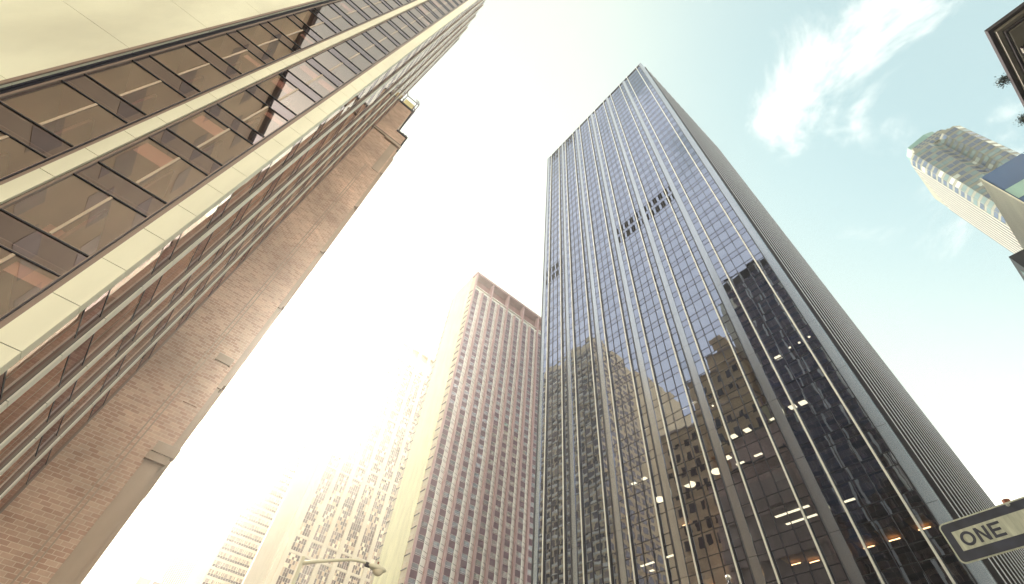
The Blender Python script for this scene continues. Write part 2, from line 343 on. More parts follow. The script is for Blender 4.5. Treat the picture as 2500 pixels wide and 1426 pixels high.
# ------------------------------------------------------------------ glass office tower with cream piers (left)
def glass_office():
    X0, Y0, ROOF, Y1 = -4.9, 16.0, 144.0, 33.3
    t = thing('office_tower', 'brown glass office tower with cream piers and wide white fascia', 'office tower', (-12, 22, 0))
    PITCH_F, SP, Z0 = 3.85, 1.12, 0.65
    floors = [Z0 + PITCH_F * k for k in range(int((ROOF - 3) / PITCH_F))]
    fr, sd = Face('-y', Y0), Face('+x', X0)
    mats = [M['gb_glass'], M['gb_spandrel'], M['dark'], M['bronze'], M['gb_blind'], M['gb_bar']]
    cells = []
    def cell(face, u0, u1, z, um=None):
        c = MB(); dep = 0.05 if face is fr else 0.085
        um = (u0 + u1) / 2 if um is None else um
        face.quad(c, u0, u1, z, z + SP, 0.10, 1)
        for a, bb in ((u0, um - 0.03), (um + 0.03, u1)):
            j = random.uniform(-0.012, 0.012); k2 = random.uniform(-0.012, 0.012)
            q = [face.P(a, z + SP, 0.10 + j), face.P(bb, z + SP, 0.10 + k2), face.P(bb, z + PITCH_F, 0.10 - j), face.P(a, z + PITCH_F, 0.10 - k2)]
            c.quad(*q, 0)
        for a, bb in ((u0, um - 0.06), (um + 0.06, u1)):
            if random.random() < 0.22: face.quad(c, a + 0.04, bb - 0.04, z + PITCH_F - random.choice((0.5, 0.9, 1.5)), z + PITCH_F - 0.05, 0.34, 4)
        for zz in (z, z + SP):
            face.box(c, u0, u1, zz - 0.022, zz + 0.022, dep, 0.12, 2)
            face.box(c, u0, u1, zz + 0.024, zz + 0.055, dep + 0.02, 0.13, 3)
        face.box(c, um - 0.045, um + 0.045, z + SP + 0.08, z + PITCH_F - 0.04, dep + 0.02, 0.13, 5)
        return c
    for z in floors:
        cells.append(cell(fr, -8.42, -5.86, z, -7.10)); cells.append(cell(fr, -11.78, -9.25, z, -10.45))
    side = [(16.36, 18.95), (19.40, 22.60), (23.05, 25.85), (26.30, 29.60), (30.05, 33.25)]
    for (a, c2) in side:
        for z in floors: cells.append(cell(sd, a, c2, z))
    parts_split('window', cells, mats, t)
    # cream piers, front and street side, with a panel joint twice a floor
    def pier(face, u0, u1, dep, mt=None):
        p = MB(); z = 0.0
        joints = [j for k in floors for j in (k - 0.72, k + 1.18)]
        zs = [0.0] + [j for j in joints if j > 0.5] + [ROOF]
        for a, c3 in zip(zs, zs[1:]): face.box(p, u0, u1, a + 0.012, c3 - 0.012, -dep, 0.0, 0)
        face.box(p, u0 + 0.02, u1 - 0.02, 0.0, ROOF - 0.1, -dep + 0.03, 0.05, 1)
        return p.build('pier', [mt or M['cream'], M['joint']], t)
    pier(fr, -8.96, -8.50, 0.12)
    for a in (18.95, 22.60, 25.85, 29.60): pier(sd, a, a + 0.45, 0.07, M['side_cream'])
    cc = MB()                                             # the corner pier turns the corner
    zs = [0.0] + [j for k in floors for j in (k - 0.72, k + 1.18) if j > 0.5] + [ROOF]
    for a, c3 in zip(zs, zs[1:]): cc.box(-5.55, -4.78, 15.88, 16.36, a + 0.012, c3 - 0.012, 0)
    cc.box(-5.52, -4.81, 15.91, 16.33, 0, ROOF - 0.1, 1)
    cc.build('corner_pier', [M['cream'], M['joint']], t)
    # bronze reveals beside the piers
    rv = [(-9.25, -8.96), (-5.86, -5.55), (-8.50, -8.42), (-11.97, -11.78)]
    for (a, c2) in rv:
        p = MB(); fr.box(p, a, c2, 0, ROOF - 0.5, 0.03, 0.2, 0)
        if c2 - a > 0.15: fr.box(p, a + 0.06, a + 0.10, 0, ROOF - 0.5, -0.03, 0.03, 1)
        p.build('window_reveal', [M['bronze'], M['dark']], t)
    for (a, c2) in side:
        p = MB(); sd.box(p, a, a + 0.04, 0, ROOF - 0.5, 0.02, 0.2, 0); sd.box(p, c2 - 0.04, c2, 0, ROOF - 0.5, 0.02, 0.2, 0); p.build('window_reveal', [M['bronze']], t)
    # the broad white fascia
    p = MB(); xs = [-11.97, -16.6, -21.2, -25.9, -30.5, -38.0]
    for a, c2 in zip(xs, xs[1:]):
        for k in range(0, 24):
            fr.box(p, c2 + 0.012, a - 0.012, k * 6.0 + 0.012, min(ROOF, k * 6.0 + 5.988), -0.22, 0.2, 0)
    fr.box(p, -37.9, -12.0, 0, ROOF - 0.2, -0.20, 0.2, 1)
    p.build('fascia', [M['white_fascia'], M['joint']], t)
    p = MB(); fr.box(p, -12.10, -11.98, 0, ROOF, -0.30, -0.225, 0); fr.box(p, -12.02, -11.93, 0, ROOF, -0.10, 0.02, 1); p.build('fascia_edge', [M['bronze'], M['dark']], t)
    # inside: slabs with pale ceilings, back wall, partitions and a few lit panels
    for i, z in enumerate(floors):
        s = MB()
        s.box(-11.9, -5.2, 16.2, 24.0, z + 0.35, z + SP - 0.05, 0)
        s.box(-11.9, -5.2, 16.2, 24.0, z + 0.31, z + 0.345, 1)
        s.box(-9.6, -5.2, 24.01, 33.0, z + 0.35, z + SP - 0.05, 0); s.box(-9.6, -5.2, 24.01, 33.0, z + 0.31, z + 0.345, 1)
        s.build('floor_slab', [M['slab'], M['ceiling']], t)
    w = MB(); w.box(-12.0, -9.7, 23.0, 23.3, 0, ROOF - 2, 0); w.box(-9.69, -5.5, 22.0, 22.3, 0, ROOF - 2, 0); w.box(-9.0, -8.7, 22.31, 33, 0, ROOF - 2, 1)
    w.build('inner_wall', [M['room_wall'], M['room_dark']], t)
    for i, z in enumerate(floors):
        zc, zf = z + PITCH_F + 0.30, z + SP
        p = MB()
        # blind boxes, a bulkhead and a partition stand a little behind the glass, as seen through every window
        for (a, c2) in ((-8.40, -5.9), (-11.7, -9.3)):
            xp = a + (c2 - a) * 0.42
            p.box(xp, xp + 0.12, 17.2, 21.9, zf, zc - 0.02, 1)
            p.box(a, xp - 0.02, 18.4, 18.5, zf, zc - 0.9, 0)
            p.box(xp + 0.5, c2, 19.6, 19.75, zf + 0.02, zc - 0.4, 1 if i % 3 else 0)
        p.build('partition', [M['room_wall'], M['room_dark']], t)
    # the hidden back and the roof
    p = MB(); p.box(-37.9, -12.2, 16.25, 40, 0, ROOF - 0.5, 0); p.box(-12.19, -9.5, 33.0, 33.25, 0, ROOF - 0.5, 0); p.build('rear_wall', M['cream'], t)
    p = MB(); p.box(-12, -5.1, 16.3, 33.0, ROOF - 0.8, ROOF - 0.4); p.build('roof', M['slab'], t)
    p = MB(); p.box(-7.0, -5.05, 33.2, 33.36, 0, ROOF - 1.0); p.build('end_trim', M['bronze'], t)
glass_office()

# ------------------------------------------------------------------ brick building behind it
def brick_building():
    Y, XR, ZP = 33.45, -0.58, 72.6
    t = thing('brick_building', 'red brown brick building with stepped top, behind the brown glass tower', 'building', (-8, 45, 0))
    b = MB(); b.box(-16.0, XR, Y, 58, 0, ZP - 0.3); b.build('wall', M['brick'], t)
    b = MB(); b.box(-16.0, -2.35, Y + 0.02, 50, ZP - 0.3, 77.5); b.box(-16, -2.36, Y + 0.021, 49, 77.5, 82.2); b.build('upper_wall', M['brick'], t)
    # stone band under the parapet, a dark strip over it painted as shadow gap, coping and small finials
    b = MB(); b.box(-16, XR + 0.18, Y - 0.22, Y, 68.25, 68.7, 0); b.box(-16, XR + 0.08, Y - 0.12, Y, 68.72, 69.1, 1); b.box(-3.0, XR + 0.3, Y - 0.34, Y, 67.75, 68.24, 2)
    b.build('stone_band_and_shade_strip', [M['stone'], M['stone_dark'], M['stone']], t)
    b = MB(); b.box(-2.3, XR + 0.25, Y - 0.2, 58, ZP - 0.3, ZP + 0.05, 0); b.box(-16, -2.15, Y - 0.15, 49.2, 82.2, 82.7, 0); b.build('coping', [M['stone_dark']], t)
    for x in (-2.0, -1.25, -0.75):
        b = MB(); b.box(x - 0.16, x + 0.16, Y - 0.05, Y + 0.35, ZP + 0.05, ZP + 0.45); b.ball((x, Y + 0.15, ZP + 0.65), 0.17, 0.17, 0.25, 8, 6); b.build('finial', M['stone_dark'], t)
    # flush stone panel near the corner, pilaster line, quoins and the drain pipe strip
    b = MB(); b.box(-1.75, -0.75, Y - 0.06, Y, 58.5, 67.6); b.build('stone_panel', M['stone'], t)
    b = MB(); b.box(-2.6, -2.52, Y - 0.05, Y, 0, 58.4); b.box(-2.32, -2.25, Y - 0.05, Y, 0, 58.4); b.build('pilaster_strip', M['stone'], t)
    b = MB(); b.box(XR, XR + 0.22, Y + 0.5, 57, 0, 67.7); b.box(XR + 0.0, XR + 0.45, Y + 0.9, Y + 1.5, 0, 66, 0); b.build('side_pier', M['stone'], t)
    b = MB(); b.box(-1.35, XR + 0.12, Y - 0.10, Y, 0, 15.4, 0); b.box(-1.45, XR + 0.32, Y - 0.35, Y, 15.4, 15.85, 1); b.box(-1.38, XR + 0.55, Y - 0.45, Y, 15.86, 16.5, 1)
    b.build('corner_pilaster', [M['stone'], M['stone']], t)
    b = MB(); b.box(-1.75, -0.85, Y - 0.09, Y, 19.5, 23.2, 0); b.box(-1.85, -0.75, Y - 0.25, Y, 23.2, 23.8, 1); b.build('blind_window', [M['brick'], M['stone']], t)
    for z in (22.0, 31, 40, 50, 60):
        b = MB(); b.box(XR, XR + 0.45, Y + 0.35, 57.5, z, z + 0.35); b.box(XR, XR + 0.28, Y + 0.35, 57.5, z - 0.35, z - 0.003); b.build('side_cornice', M['stone'], t)
    # rooftop lantern: an open cage over a pale panel
    lan = thing('roof_lantern', 'small rooftop cage with a yellow panel on top of the brick building', 'roof cage', (-3.5, 35.5, 82.7))
    b = MB(); b.box(-4.6, -2.75, 35.0, 36.2, 82.7, 89.0); b.build('panel', M['panel_yellow'], lan)
    for x in (-4.75, -2.62, -2.2):
        for y in (34.8, 36.4):
            b = MB(); b.tube([(x, y, 82.7), (x, y, 90.2), (x - 0.5, y, 91.6)], 0.09, 6); b.build('post', M['m1_panel'], lan)
    for z in (86.0, 90.1):
        b = MB(); b.box(-4.8, -2.15, 34.75, 34.87, z, z + 0.14); b.box(-4.8, -2.15, 36.35, 36.47, z, z + 0.14); b.build('rail', M['m1_panel'], lan)
M['panel_yellow'] = paint('yellow panel', (0.75, 0.66, 0.32), 0.6, 0.08)
brick_building()

# ------------------------------------------------------------------ the glass tower
K = 1.867
def glass_tower():
    XT, YN, YF, ROOF, XE = 56.0, 6.63, 63.45, 218.0, 109.0
    t = thing('glass_tower', 'tallest blue grey glass tower with white vertical fins, right of the middle', 'skyscraper', (80, 35, 0))
    fa = Face('-x', XT)
    P, SPZ = 4.29, 1.5
    zb = [112.5 + P * k for k in range(-26, 25)]         # spandrel bottoms
    zb = [z for z in zb if z > 0.5 and z + P < ROOF]
    cols = [(33.33, 33.95), (28.41, 29.0), (23.47, 24.1), (18.40, 19.05), (13.42, 14.05), (8.42, 9.05), (3.56, 4.10)]
    cols = [(a * K, c * K) for a, c in cols]
    mats = [M['tw_glass'], M['tw_spandrel'], M['dark'], M['black'], M['blind']]
    cells = []; bays = []
    for i in range(6):
        u1, u0 = cols[i][0], cols[i + 1][1]              # far edge, near edge
        w = (u1 - u0); thin = w * 0.185; mid = w * 0.21
        us = [u0, u0 + thin, u0 + thin + mid, u0 + thin + 2 * mid, u0 + thin + 3 * mid, u1]
        bays.append(us)
        for z in zb:
            for k in range(5):
                c = MB(); a, e = us[k] + 0.02, us[k + 1] - 0.02
                j, g = random.gauss(0, 0.0055), random.gauss(0, 0.0055)
                q = [fa.P(a, z + SPZ, 0.08 + j), fa.P(e, z + SPZ, 0.08 + g), fa.P(e, z + P, 0.08 - j), fa.P(a, z + P, 0.08 - g)]; q.reverse(); c.quad(*q, 0)
                j, g = random.gauss(0, 0.004), random.gauss(0, 0.004)
                q = [fa.P(a, z, 0.08 + j), fa.P(e, z, 0.08 + g), fa.P(e, z + SPZ, 0.08 - j), fa.P(a, z + SPZ, 0.08 - g)]; q.reverse(); c.quad(*q, 1)
                for zz in (z, z + SPZ): fa.box(c, a - 0.02, e + 0.02, zz - 0.038, zz + 0.038, 0.04, 0.10, 2)
                if random.random() < 0.16: fa.quad(c, a, e, z + P - random.uniform(0.8, 2.6), z + P - 0.06, 0.30, 4)
                cells.append(c)
    parts_split('window', cells, mats, t)
    # flat metal columns between the bays, with a joint every second floor
    for i, (a, c) in enumerate(cols):
        m = MB(); zs = [0.0] + [z for z in zb[::2]] + [ROOF]
        for z0, z1 in zip(zs, zs[1:]):
            fa.box(m, a, c, z0 + 0.02, z1 - 0.02, -0.06, 0.3, 0)
        fa.box(m, a + 0.02, c - 0.02, 0, ROOF, -0.03, 0.28, 1)
        fa.box(m, c - 0.01, c + 0.12, 0, ROOF - 0.1, -0.22, 0.2, 1)      # dark blade on the far edge
        m.build('column', [M['tw_metal'], M['dark']], t)
    for us in bays:
        for k in (1, 4):
            m = MB(); fa.box(m, us[k] - 0.095, us[k] + 0.095, 0, ROOF - 0.02, -0.26, 0.1, 1); fa.box(m, us[k] - 0.105, us[k] + 0.105, 0, ROOF + 0.02, -0.35, -0.262, 0)
            m.build('fin', [M['fin_white'], M['dark']], t)
        for k in (2, 3):
            m = MB(); fa.box(m, us[k] - 0.032, us[k] + 0.032, 0, ROOF, -0.05, 0.1, 0); m.build('mullion', M['dark'], t)
    # black ventilation slots
    rows = []
    kz = [z for z in zb if abs(z - 112.5) < 0.1][0]
    for bi in (3, 4): rows += [(bi, kz - P + SPZ), (bi, kz - 2 * P + SPZ)]
    rows += [(0, zb[-1] + SPZ), (0, zb[-2] + SPZ), (1, zb[-1] + SPZ), (1, zb[-2] + SPZ)]
    kk = min(range(len(zb)), key=lambda i: abs(zb[i] - 118)); rows += [(0, zb[kk] + SPZ), (0, zb[kk - 1] + SPZ)]
    for bi, z in rows:
        us = bays[bi]
        for k in range(5):
            w = us[k + 1] - us[k]
            for a, e in ((us[k] + 0.05, us[k] + w * 0.31), (us[k + 1] - w * 0.31, us[k + 1] - 0.05)):
                m = MB(); fa.box(m, a, e, z + 0.06, z + P - SPZ - 0.06, 0.01, 0.07, 0); m.build('vent_slot', M['black'], t)
    # the ribbed right-hand face
    fr = Face('-y', YN)
    m = MB(); zs = [0.0] + zb[::2] + [ROOF - 0.5]
    for z0, z1 in zip(zs, zs[1:]):
        fr.box(m, XT + 0.02, XT + 1.5, z0 + 0.02, z1 - 0.02, -0.0, 0.4, 0); fr.box(m, XT + 1.502, XT + 2.6, z0 + 0.02, z1 - 0.02, 0.35, 0.75, 0)
    m.build('corner_panel', [M['tw_metal']], t)
    m = MB(); fa.box(m, YN + 0.2, YF, ROOF - 0.35, ROOF + 0.06, -0.10, 0.5, 0); m.build('parapet', M['tw_metal'], t)
    m = MB(); fr.box(m, XT + 0.1, XE, 0, ROOF - 1, 0.8, 1.2, 0); m.build('end_wall', [M['tw_end']], t)
    n = 17
    for k in range(n):
        x = XT + 2.6 + (XE - XT - 2.6) * k / (n - 1)
        m = MB(); fr.box(m, x - 0.10, x + 0.10, 0, ROOF - 0.1, -0.36, 0.79, 1); fr.box(m, x - 0.11, x + 0.11, 0, ROOF, -0.435, -0.362, 0)
        m.build('fin', [M['rib_white'], M['dark']], t)
    m = MB(); m.box(XT + 0.3, XE, YN + 1.2, YF - 0.1, ROOF - 1.4, ROOF - 0.9); m.build('roof', M['dark'], t)
    m = MB(); m.box(XE - 0.4, XE, YN + 1.21, YF - 0.1, 0, ROOF - 1.5, 0); m.box(XT + 0.4, XE - 0.41, YF - 0.4, YF - 0.05, 0, ROOF - 1.5, 0); m.build('rear_wall', M['tw_metal'], t)
    # floors inside and the dark core
    for z in zb:
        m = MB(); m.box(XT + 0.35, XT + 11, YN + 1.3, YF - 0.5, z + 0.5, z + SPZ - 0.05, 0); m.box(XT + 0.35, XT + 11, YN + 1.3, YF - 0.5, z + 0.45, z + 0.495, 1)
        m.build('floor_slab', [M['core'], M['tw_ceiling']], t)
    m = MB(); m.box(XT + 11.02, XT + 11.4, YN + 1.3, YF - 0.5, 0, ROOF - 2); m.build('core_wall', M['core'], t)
    # lit ceiling lights on the lower floors
    def ceiling_spot(px, py):
        g = at_x(px, py, XT + 0.1)
        k = [z + 0.45 for z in zb if z + 0.45 > g.z]
        if not k: return None
        return at_z(px, py, k[0]), k[0]
    def light_strip(p0, p1, w, mt, name):
        s0 = ceiling_spot(*p0); s1 = ceiling_spot(*p1)
        if not s0: return
        z = s0[1]; q0 = at_z(p0[0], p0[1], z); q1 = at_z(p1[0], p1[1], z)
        y0, y1 = min(q0.y, q1.y), max(q0.y, q1.y); x = min((q0.x + q1.x) / 2, XT + 10)
        m = MB(); m.box(x - w / 2, x + w / 2, y0, y1, z - 0.06, z - 0.005); m.build(name, mt, t)
    for p0, p1 in (((1893, 1262), (1975, 1234)), ((1920, 1280), (1994, 1255)), ((2060, 1225), (2087, 1217)), ((1564, 1382), (1597, 1372)), ((1625, 1361), (1646, 1354)), ((1587, 1394), (1596, 1391)),
                   ((1797, 1134), (1817, 1127)), ((1842, 1114), (1860, 1106))):
        light_strip(p0, p1, 0.40, M['lamp'], 'ceiling_light')
    for (px, py) in ((1579, 1050), (1697, 985), (1574, 1169), (1549, 1181), (1672, 1000), (1824, 1050), (1791, 1065), (1885, 1020), (1900, 873), (1960, 983), (1935, 993), (1776, 1117)):
        s0 = ceiling_spot(px, py)
        if s0:
            q, z = s0; x = min(q.x, XT + 10); m = MB(); m.box(x - 0.45, x + 0.45, q.y - 0.45, q.y + 0.45, z - 0.06, z - 0.005); m.build('ceiling_light', M['lamp'], t)
    for (px, py) in ((1684, 1182), (1611, 1219), (1751, 1150)):
        s0 = ceiling_spot(px, py)
        if s0:
            q, z = s0; x = min(q.x, XT + 10); m = MB(); m.tube([(x, q.y, z - 0.09), (x, q.y, z - 0.01)], 0.85, 24); m.build('round_ceiling_light', M['lamp'], t)
    for (px, py) in ((1928, 848), (1951, 836), (1975, 822), (1740, 990)):
        s0 = ceiling_spot(px, py)
        if s0:
            q, z = s0; x = min(q.x, XT + 10); m = MB(); m.tube([(x, q.y, z - 0.09), (x, q.y, z - 0.01)], 0.16, 12); m.build('downlight', M['lamp'], t)
    for (px, py, w) in ((1935, 1365, 1.2), (1978, 1358, 1.6), (2110, 1322, 1.6), (2172, 1303, 1.7), (2244, 1275, 1.8), (1669, 1272, 1.0), (2030, 1338, 0.8), (1600, 1402, 1.0), (1735, 1420, 1.2)):
        s0 = ceiling_spot(px, py)
        if s0:
            q, z = s0; x = min(q.x, XT + 9.5); m = MB(); m.box(x - w * 0.9, x + w * 0.9, q.y - 0.9, q.y + 0.9, z - 0.10, z - 0.005); pn = m.build('wood_ceiling_panel', M['wood'], t)
            m = MB(); m.box(x + w * 0.35, x + w * 0.42, q.y - 0.55, q.y + 0.55, z - 0.40, z - 0.34); m.build('warm_light', M['lamp_soft'], pn)
M['tw_end'] = paint('dark end wall', (0.045, 0.045, 0.062), 0.5, 0.15)
glass_tower()

# ------------------------------------------------------------------ plum and cream apartment tower beside it
def plum_tower():
    X0, Y0, ROOF, D = 57.5, 111.3, 173.0, 19.6
    t = thing('apartment_tower', 'plum apartment tower with beige piers and a blank cream side wall', 'apartment tower', (80, 121, 0))
    fr = Face('-y', Y0); NB, SW, PW = 10, 4.72, 0.72
    FH = 3.41; zs = [1.0 + FH * k for k in range(int(162 / FH))]
    dark, white = [], []
    for i in range(NB):
        u0 = X0 + 0.55 + i * SW + PW * 0.5 + 0.0; u1 = u0 + SW - PW; um = u0 + (u1 - u0) * 0.56
        for z in zs:
            c = MB()
            fr.quad(c, u0, um, z, z + 1.9, 0.06, 0); fr.quad(c, u0, um, z + 1.9, z + FH, 0.08, 1)
            r = random.random()
            if r < 0.75:
                a = u0 + (0 if r < 0.45 else 0.4 * (um - u0)); fr.quad(c, a, um - (0.35 * (um - u0) if r < 0.2 else 0), z + 1.9, z + FH, 0.22, 3)
            fr.quad(c, u0, um, z, z + FH, 0.55, 4)
            fr.box(c, u0, um, z + 1.84, z + 1.93, -0.03, 0.1, 2); fr.box(c, u0, um, z + 2.30, z + 2.35, 0.02, 0.09, 2); fr.box(c, u0, um, z - 0.04, z + 0.03, -0.01, 0.1, 2)
            dark.append(c)
            w = MB()                                        # the slanted white panel returning behind the next pier
            def S3(u, zz, off=0.0):
                f = (u - um) / (u1 - um); return (u + off * 0.5, Y0 + 0.06 + f * 0.62 - off, zz)
            w.quad(S3(um, z), S3(u1, z), S3(u1, z + 1.9), S3(um, z + 1.9), 0); w.quad(S3(um, z + 1.9), S3(u1, z + 1.9), S3(u1, z + FH), S3(um, z + FH), 0)
            for zz, h in ((z + 1.86, 0.11), (z + 2.28, 0.08), (z - 0.05, 0.11)):
                w.quad(S3(um, zz, 0.03), S3(u1, zz, 0.03), S3(u1, zz + h, 0.03), S3(um, zz + h, 0.03), 2)
            white.append(w)
        m = MB(); fr.box(m, um - 0.07, um + 0.07, 0.5, zs[-1] + FH, -0.08, 0.15); m.build('white_mullion', M['m1_white'], t)
        p = u0 - PW
        m = MB(); fr.box(m, p, p + PW, 0, ROOF - 1.2 if i % 2 == 0 else zs[-1] + FH + 0.3, -0.16, 2.0); m.build('pier', M['m1_pier'], t)
    mats = [M['m1_panel'], M['m1_win'], M['m1_pier'], M['curtain'], M['room_dark']]
    parts_split('window', dark, mats, t); parts_split('slanted_panel', white, [M['m1_white'], M['m1_white'], M['dark']], t)
    X1 = X0 + 0.9 + NB * SW
    zt = zs[-1] + FH
    m = MB(); fr.box(m, X0, X1, ROOF - 1.2, ROOF, -0.5, 6.0); m.build('roof_slab', M['m1_pier'], t)
    m = MB(); fr.box(m, X0 + 0.5, X1, zt + 0.3, zt + 1.0, 0.2, 3.0, 0); fr.box(m, X0 + 0.5, X1, zt + 3.0, zt + 3.3, 0.6, 3.0, 0); m.build('attic_ledge', M['m1_white'], t)
    m = MB(); fr.box(m, X0 + 0.5, X1, zt, ROOF - 1.21, 3.01, 3.4); m.build('attic_wall', M['attic'], t)
    m = MB()
    for i in range(NB * 2):
        u = X0 + 1.2 + i * SW / 2
        fr.quad(m, u, u + 2.1, zt + 1.1, zt + 2.9, 1.6, i % 3)
    tag(m.build('attic_glazing', [M['pane_b'], M['pane_c'], M['pane_d']], t), None)
    # cream side wall towards the street: front strip with windows, blank wall, rear strip
    sf = Face('-x', X0)
    m = MB(); sf.box(m, Y0 + 3.2, Y0 + 17.4, 0, ROOF - 0.8, -0.05, 0.5); m.build('side_wall', M['m1_cream'], t)
    for a, e in ((Y0 + 0.3, Y0 + 3.15), (Y0 + 17.45, Y0 + D)):
        m = MB(); sf.box(m, a, e, 0, ROOF - 2.5, 0.1, 0.5); m.build('side_strip', M['m2_wall'], t)
        for z in zs:
            c = MB(); sf.box(c, a + 0.5, e - 0.1, z + 1.9, z + FH - 0.1, 0.06, 0.14, 0); sf.box(c, a + 0.2, e, z + 1.75, z + 1.9, -0.12, 0.12, 1); c.build('side_window', [M['pane_c'], M['dark']], t)
    m = MB(); m.box(X0 + 0.55, X1, Y0 + 3.41, Y0 + D, 0, ROOF - 1.3); m.build('core', M['m1_panel'], t)
plum_tower()

# ------------------------------------------------------------------ hazy cream grid tower
def grid_tower():
    X0, Y0, ROOF = 61.0, 250.0, 249.0
    t = thing('grid_tower', 'hazy cream tower gridded with small brown windows, left of the plum tower', 'office tower', (90, 272, 0))
    fr = Face('-y', Y0); FH = 3.75; CW, SW = 2.4, 8.3; NB = 7
    X1 = X0 + 4.6 + NB * SW
    cells = []
    nz_ = int(232 / FH)
    bands = {k for k in range(nz_) if k % 12 in (0, 2)}
    for i in range(NB):
        u0 = X0 + 4.6 + i * SW; u1 = u0 + SW - CW
        for k in range(nz_):
            z = 2 + k * FH; c = MB(); n = 5; w = (u1 - u0) / n
            hi = FH - (1.3 if (k + 1) in bands else 0.12)
            for j in range(n):
                for a, e in ((0.0, 0.5), (0.5, 1.0)):
                    fr.quad(c, u0 + j * w + 0.09, u0 + (j + 1) * w - 0.09, z + hi * a, z + hi * e - 0.05, 0.25, random.choices((0, 1, 2, 3), (5, 7, 5, 3) if a == 0 else (6, 8, 4, 2))[0])
            cells.append(c)
    parts_split('window', cells, [M['pane_a'], M['pane_b'], M['pane_c'], M['pane_d']], t)
    m = MB(); fr.box(m, X0, X1, 0, ROOF - 9, 0.3, 42); m.build('wall', M['m2_wall'], t)
    for i in range(NB + 1):
        m = MB(); u = X0 + 4.6 + i * SW - CW; fr.box(m, u, u + CW, 0, ROOF - 0.8, -0.35, 0.29); m.build('pier', M['m2_wall'], t)
    for k in sorted(bands):
        m = MB(); z = 2 + k * FH
        for i in range(NB): fr.box(m, X0 + 4.61 + i * SW, X0 + 4.59 + (i + 1) * SW - CW, z - 1.2, z, -0.1, 0.29)
        m.build('cross_band', M['m2_wall'], t)
    m = MB(); fr.box(m, X0, X1, ROOF - 3.0, ROOF, -0.4, 42); m.build('roof_slab', M['m2_wall'], t)
    m = MB(); fr.box(m, X0 + 1, X1, ROOF - 9, ROOF - 3.01, 2.0, 41); m.build('attic_recess', M['pane_c'], t)
    sf = Face('-x', X0)
    for k in range(18):
        m = MB(); y = Y0 + 3.0 + k * 2.1; sf.box(m, y, y + 0.8, 0, ROOF - 9, -0.5, 0.0, 0); m.build('side_rib', M['m2_wall'], t)
    m = MB(); sf.box(m, Y0 + 3.8, Y0 + 41, 0, ROOF - 10, -0.06, -0.01); m.build('side_glazing', M['pane_b'], t)
grid_tower()

def banded_tower():
    X0, X1, Y0, ROOF, FH = 43.6, 60.6, 293.0, 186.0, 4.16
    t = thing('banded_tower', 'hazy pale tower with a dark window band on every floor', 'office tower', (52, 310, 0))
    fr = Face('-y', Y0)
    m = MB(); fr.box(m, X0 - 0.6, X1 + 0.5, 0, ROOF, 0.35, 36); m.build('wall', M['m2_wall'], t)
    for k in range(int((ROOF - 4) / FH)):
        z = 1 + k * FH; c = MB(); n = 13; w = (X1 - X0) / n
        for j in range(n):
            fr.quad(c, X0 + j * w + 0.08, X0 + (j + 1) * w - 0.08, z, z + 1.15, 0.3, 0)
            for h in range(3): fr.quad(c, X0 + j * w + 0.08 + h * w / 3, X0 + j * w + (h + 1) * w / 3 - 0.08, z + 1.25, z + 2.9, 0.3, random.choices((1, 2, 3), (5, 4, 1))[0])
        c.build('ribbon_window', [M['pane_a'], M['pane_b'], M['pane_c'], M['pane_d']], t)
    m = MB(); fr.box(m, X0 - 0.6, X1 + 0.5, ROOF, ROOF + 2, -0.2, 36); m.build('roof_slab', M['m2_wall'], t)
banded_tower()

def far_city():
    t = thing('striped_tower', 'small far tower with thin dark vertical stripes, left of the banded tower', 'tower', (40, 460, 0))
    Y0 = 450.0; a = at_y(435, 1350, Y0); c = at_y(489, 1364, Y0); top = (a.z + c.z) / 2; fr = Face('-y', Y0)
    m = MB(); fr.box(m, a.x - 0.4, c.x + 0.4, 0, top, 0.4, 34); m.build('wall', M['m2_wall'], t)
    n = 12; w = (c.x - a.x) / n
    for k in range(n):
        m = MB(); fr.box(m, a.x + k * w, a.x + k * w + w * 0.45, 0, top - 0.5, 0.2, 0.39); m.build('window_stripe', M['pane_a'], t)
    t = thing('gabled_tower', 'faint pale tower with sloping gable top and mast, lower left', 'tower', (30, 620, 0))
    Y0 = 600.0; a = at_y(352, 1360, Y0); e = at_y(310, 1426, Y0); g = at_y(400, 1398, Y0)
    m = MB(); poly = [(a.x - 12, Y0, 0), (a.x + 30, Y0, 0), (a.x + 30, Y0, a.z - 22), (a.x, Y0, a.z), (a.x - 12, Y0, a.z - 10)]
    m.extrude(poly, (0, 30, 0)); m.build('wall', M['m2_wall'], t)
    for k in range(6):
        m = MB(); m.box(a.x - 9, a.x + 24, Y0 - 0.3, Y0 - 0.05, a.z - 34 - k * 9, a.z - 30 - k * 9); m.build('ribbon_window', M['pane_c'], t)
    m = MB(); m.tube([(a.x + 14, Y0 + 8, a.z - 18), (a.x + 14, Y0 + 8, a.z + 75)], [1.0, 0.35], 8); 
    for k in range(5): m.box(a.x + 12.6, a.x + 15.4, Y0 + 7.4, Y0 + 8.6, a.z + 5 + k * 13, a.z + 6 + k * 13)
    m.build('mast', M['m2_wall'], t)
    t = thing('low_office', 'low hazy office block with brown windows below the striped tower', 'building', (30, 400, 0))
    Y0 = 400.0; a = at_y(350, 1388, Y0); c = at_y(400, 1400, Y0); fr = Face('-y', Y0)
    m = MB(); fr.box(m, a.x, c.x + 2, 0, a.z - 2, 0.3, 30); m.build('wall', M['m2_wall'], t)
    for k in range(3):
        for j in range(2):
            m = MB(); u = a.x + 1.2 + j * 8.5; z = a.z - 12 - k * 13; fr.box(m, u, u + 6.8, z, z + 7.5, 0.1, 0.29); m.build('window', M['pane_b'], t)
far_city()

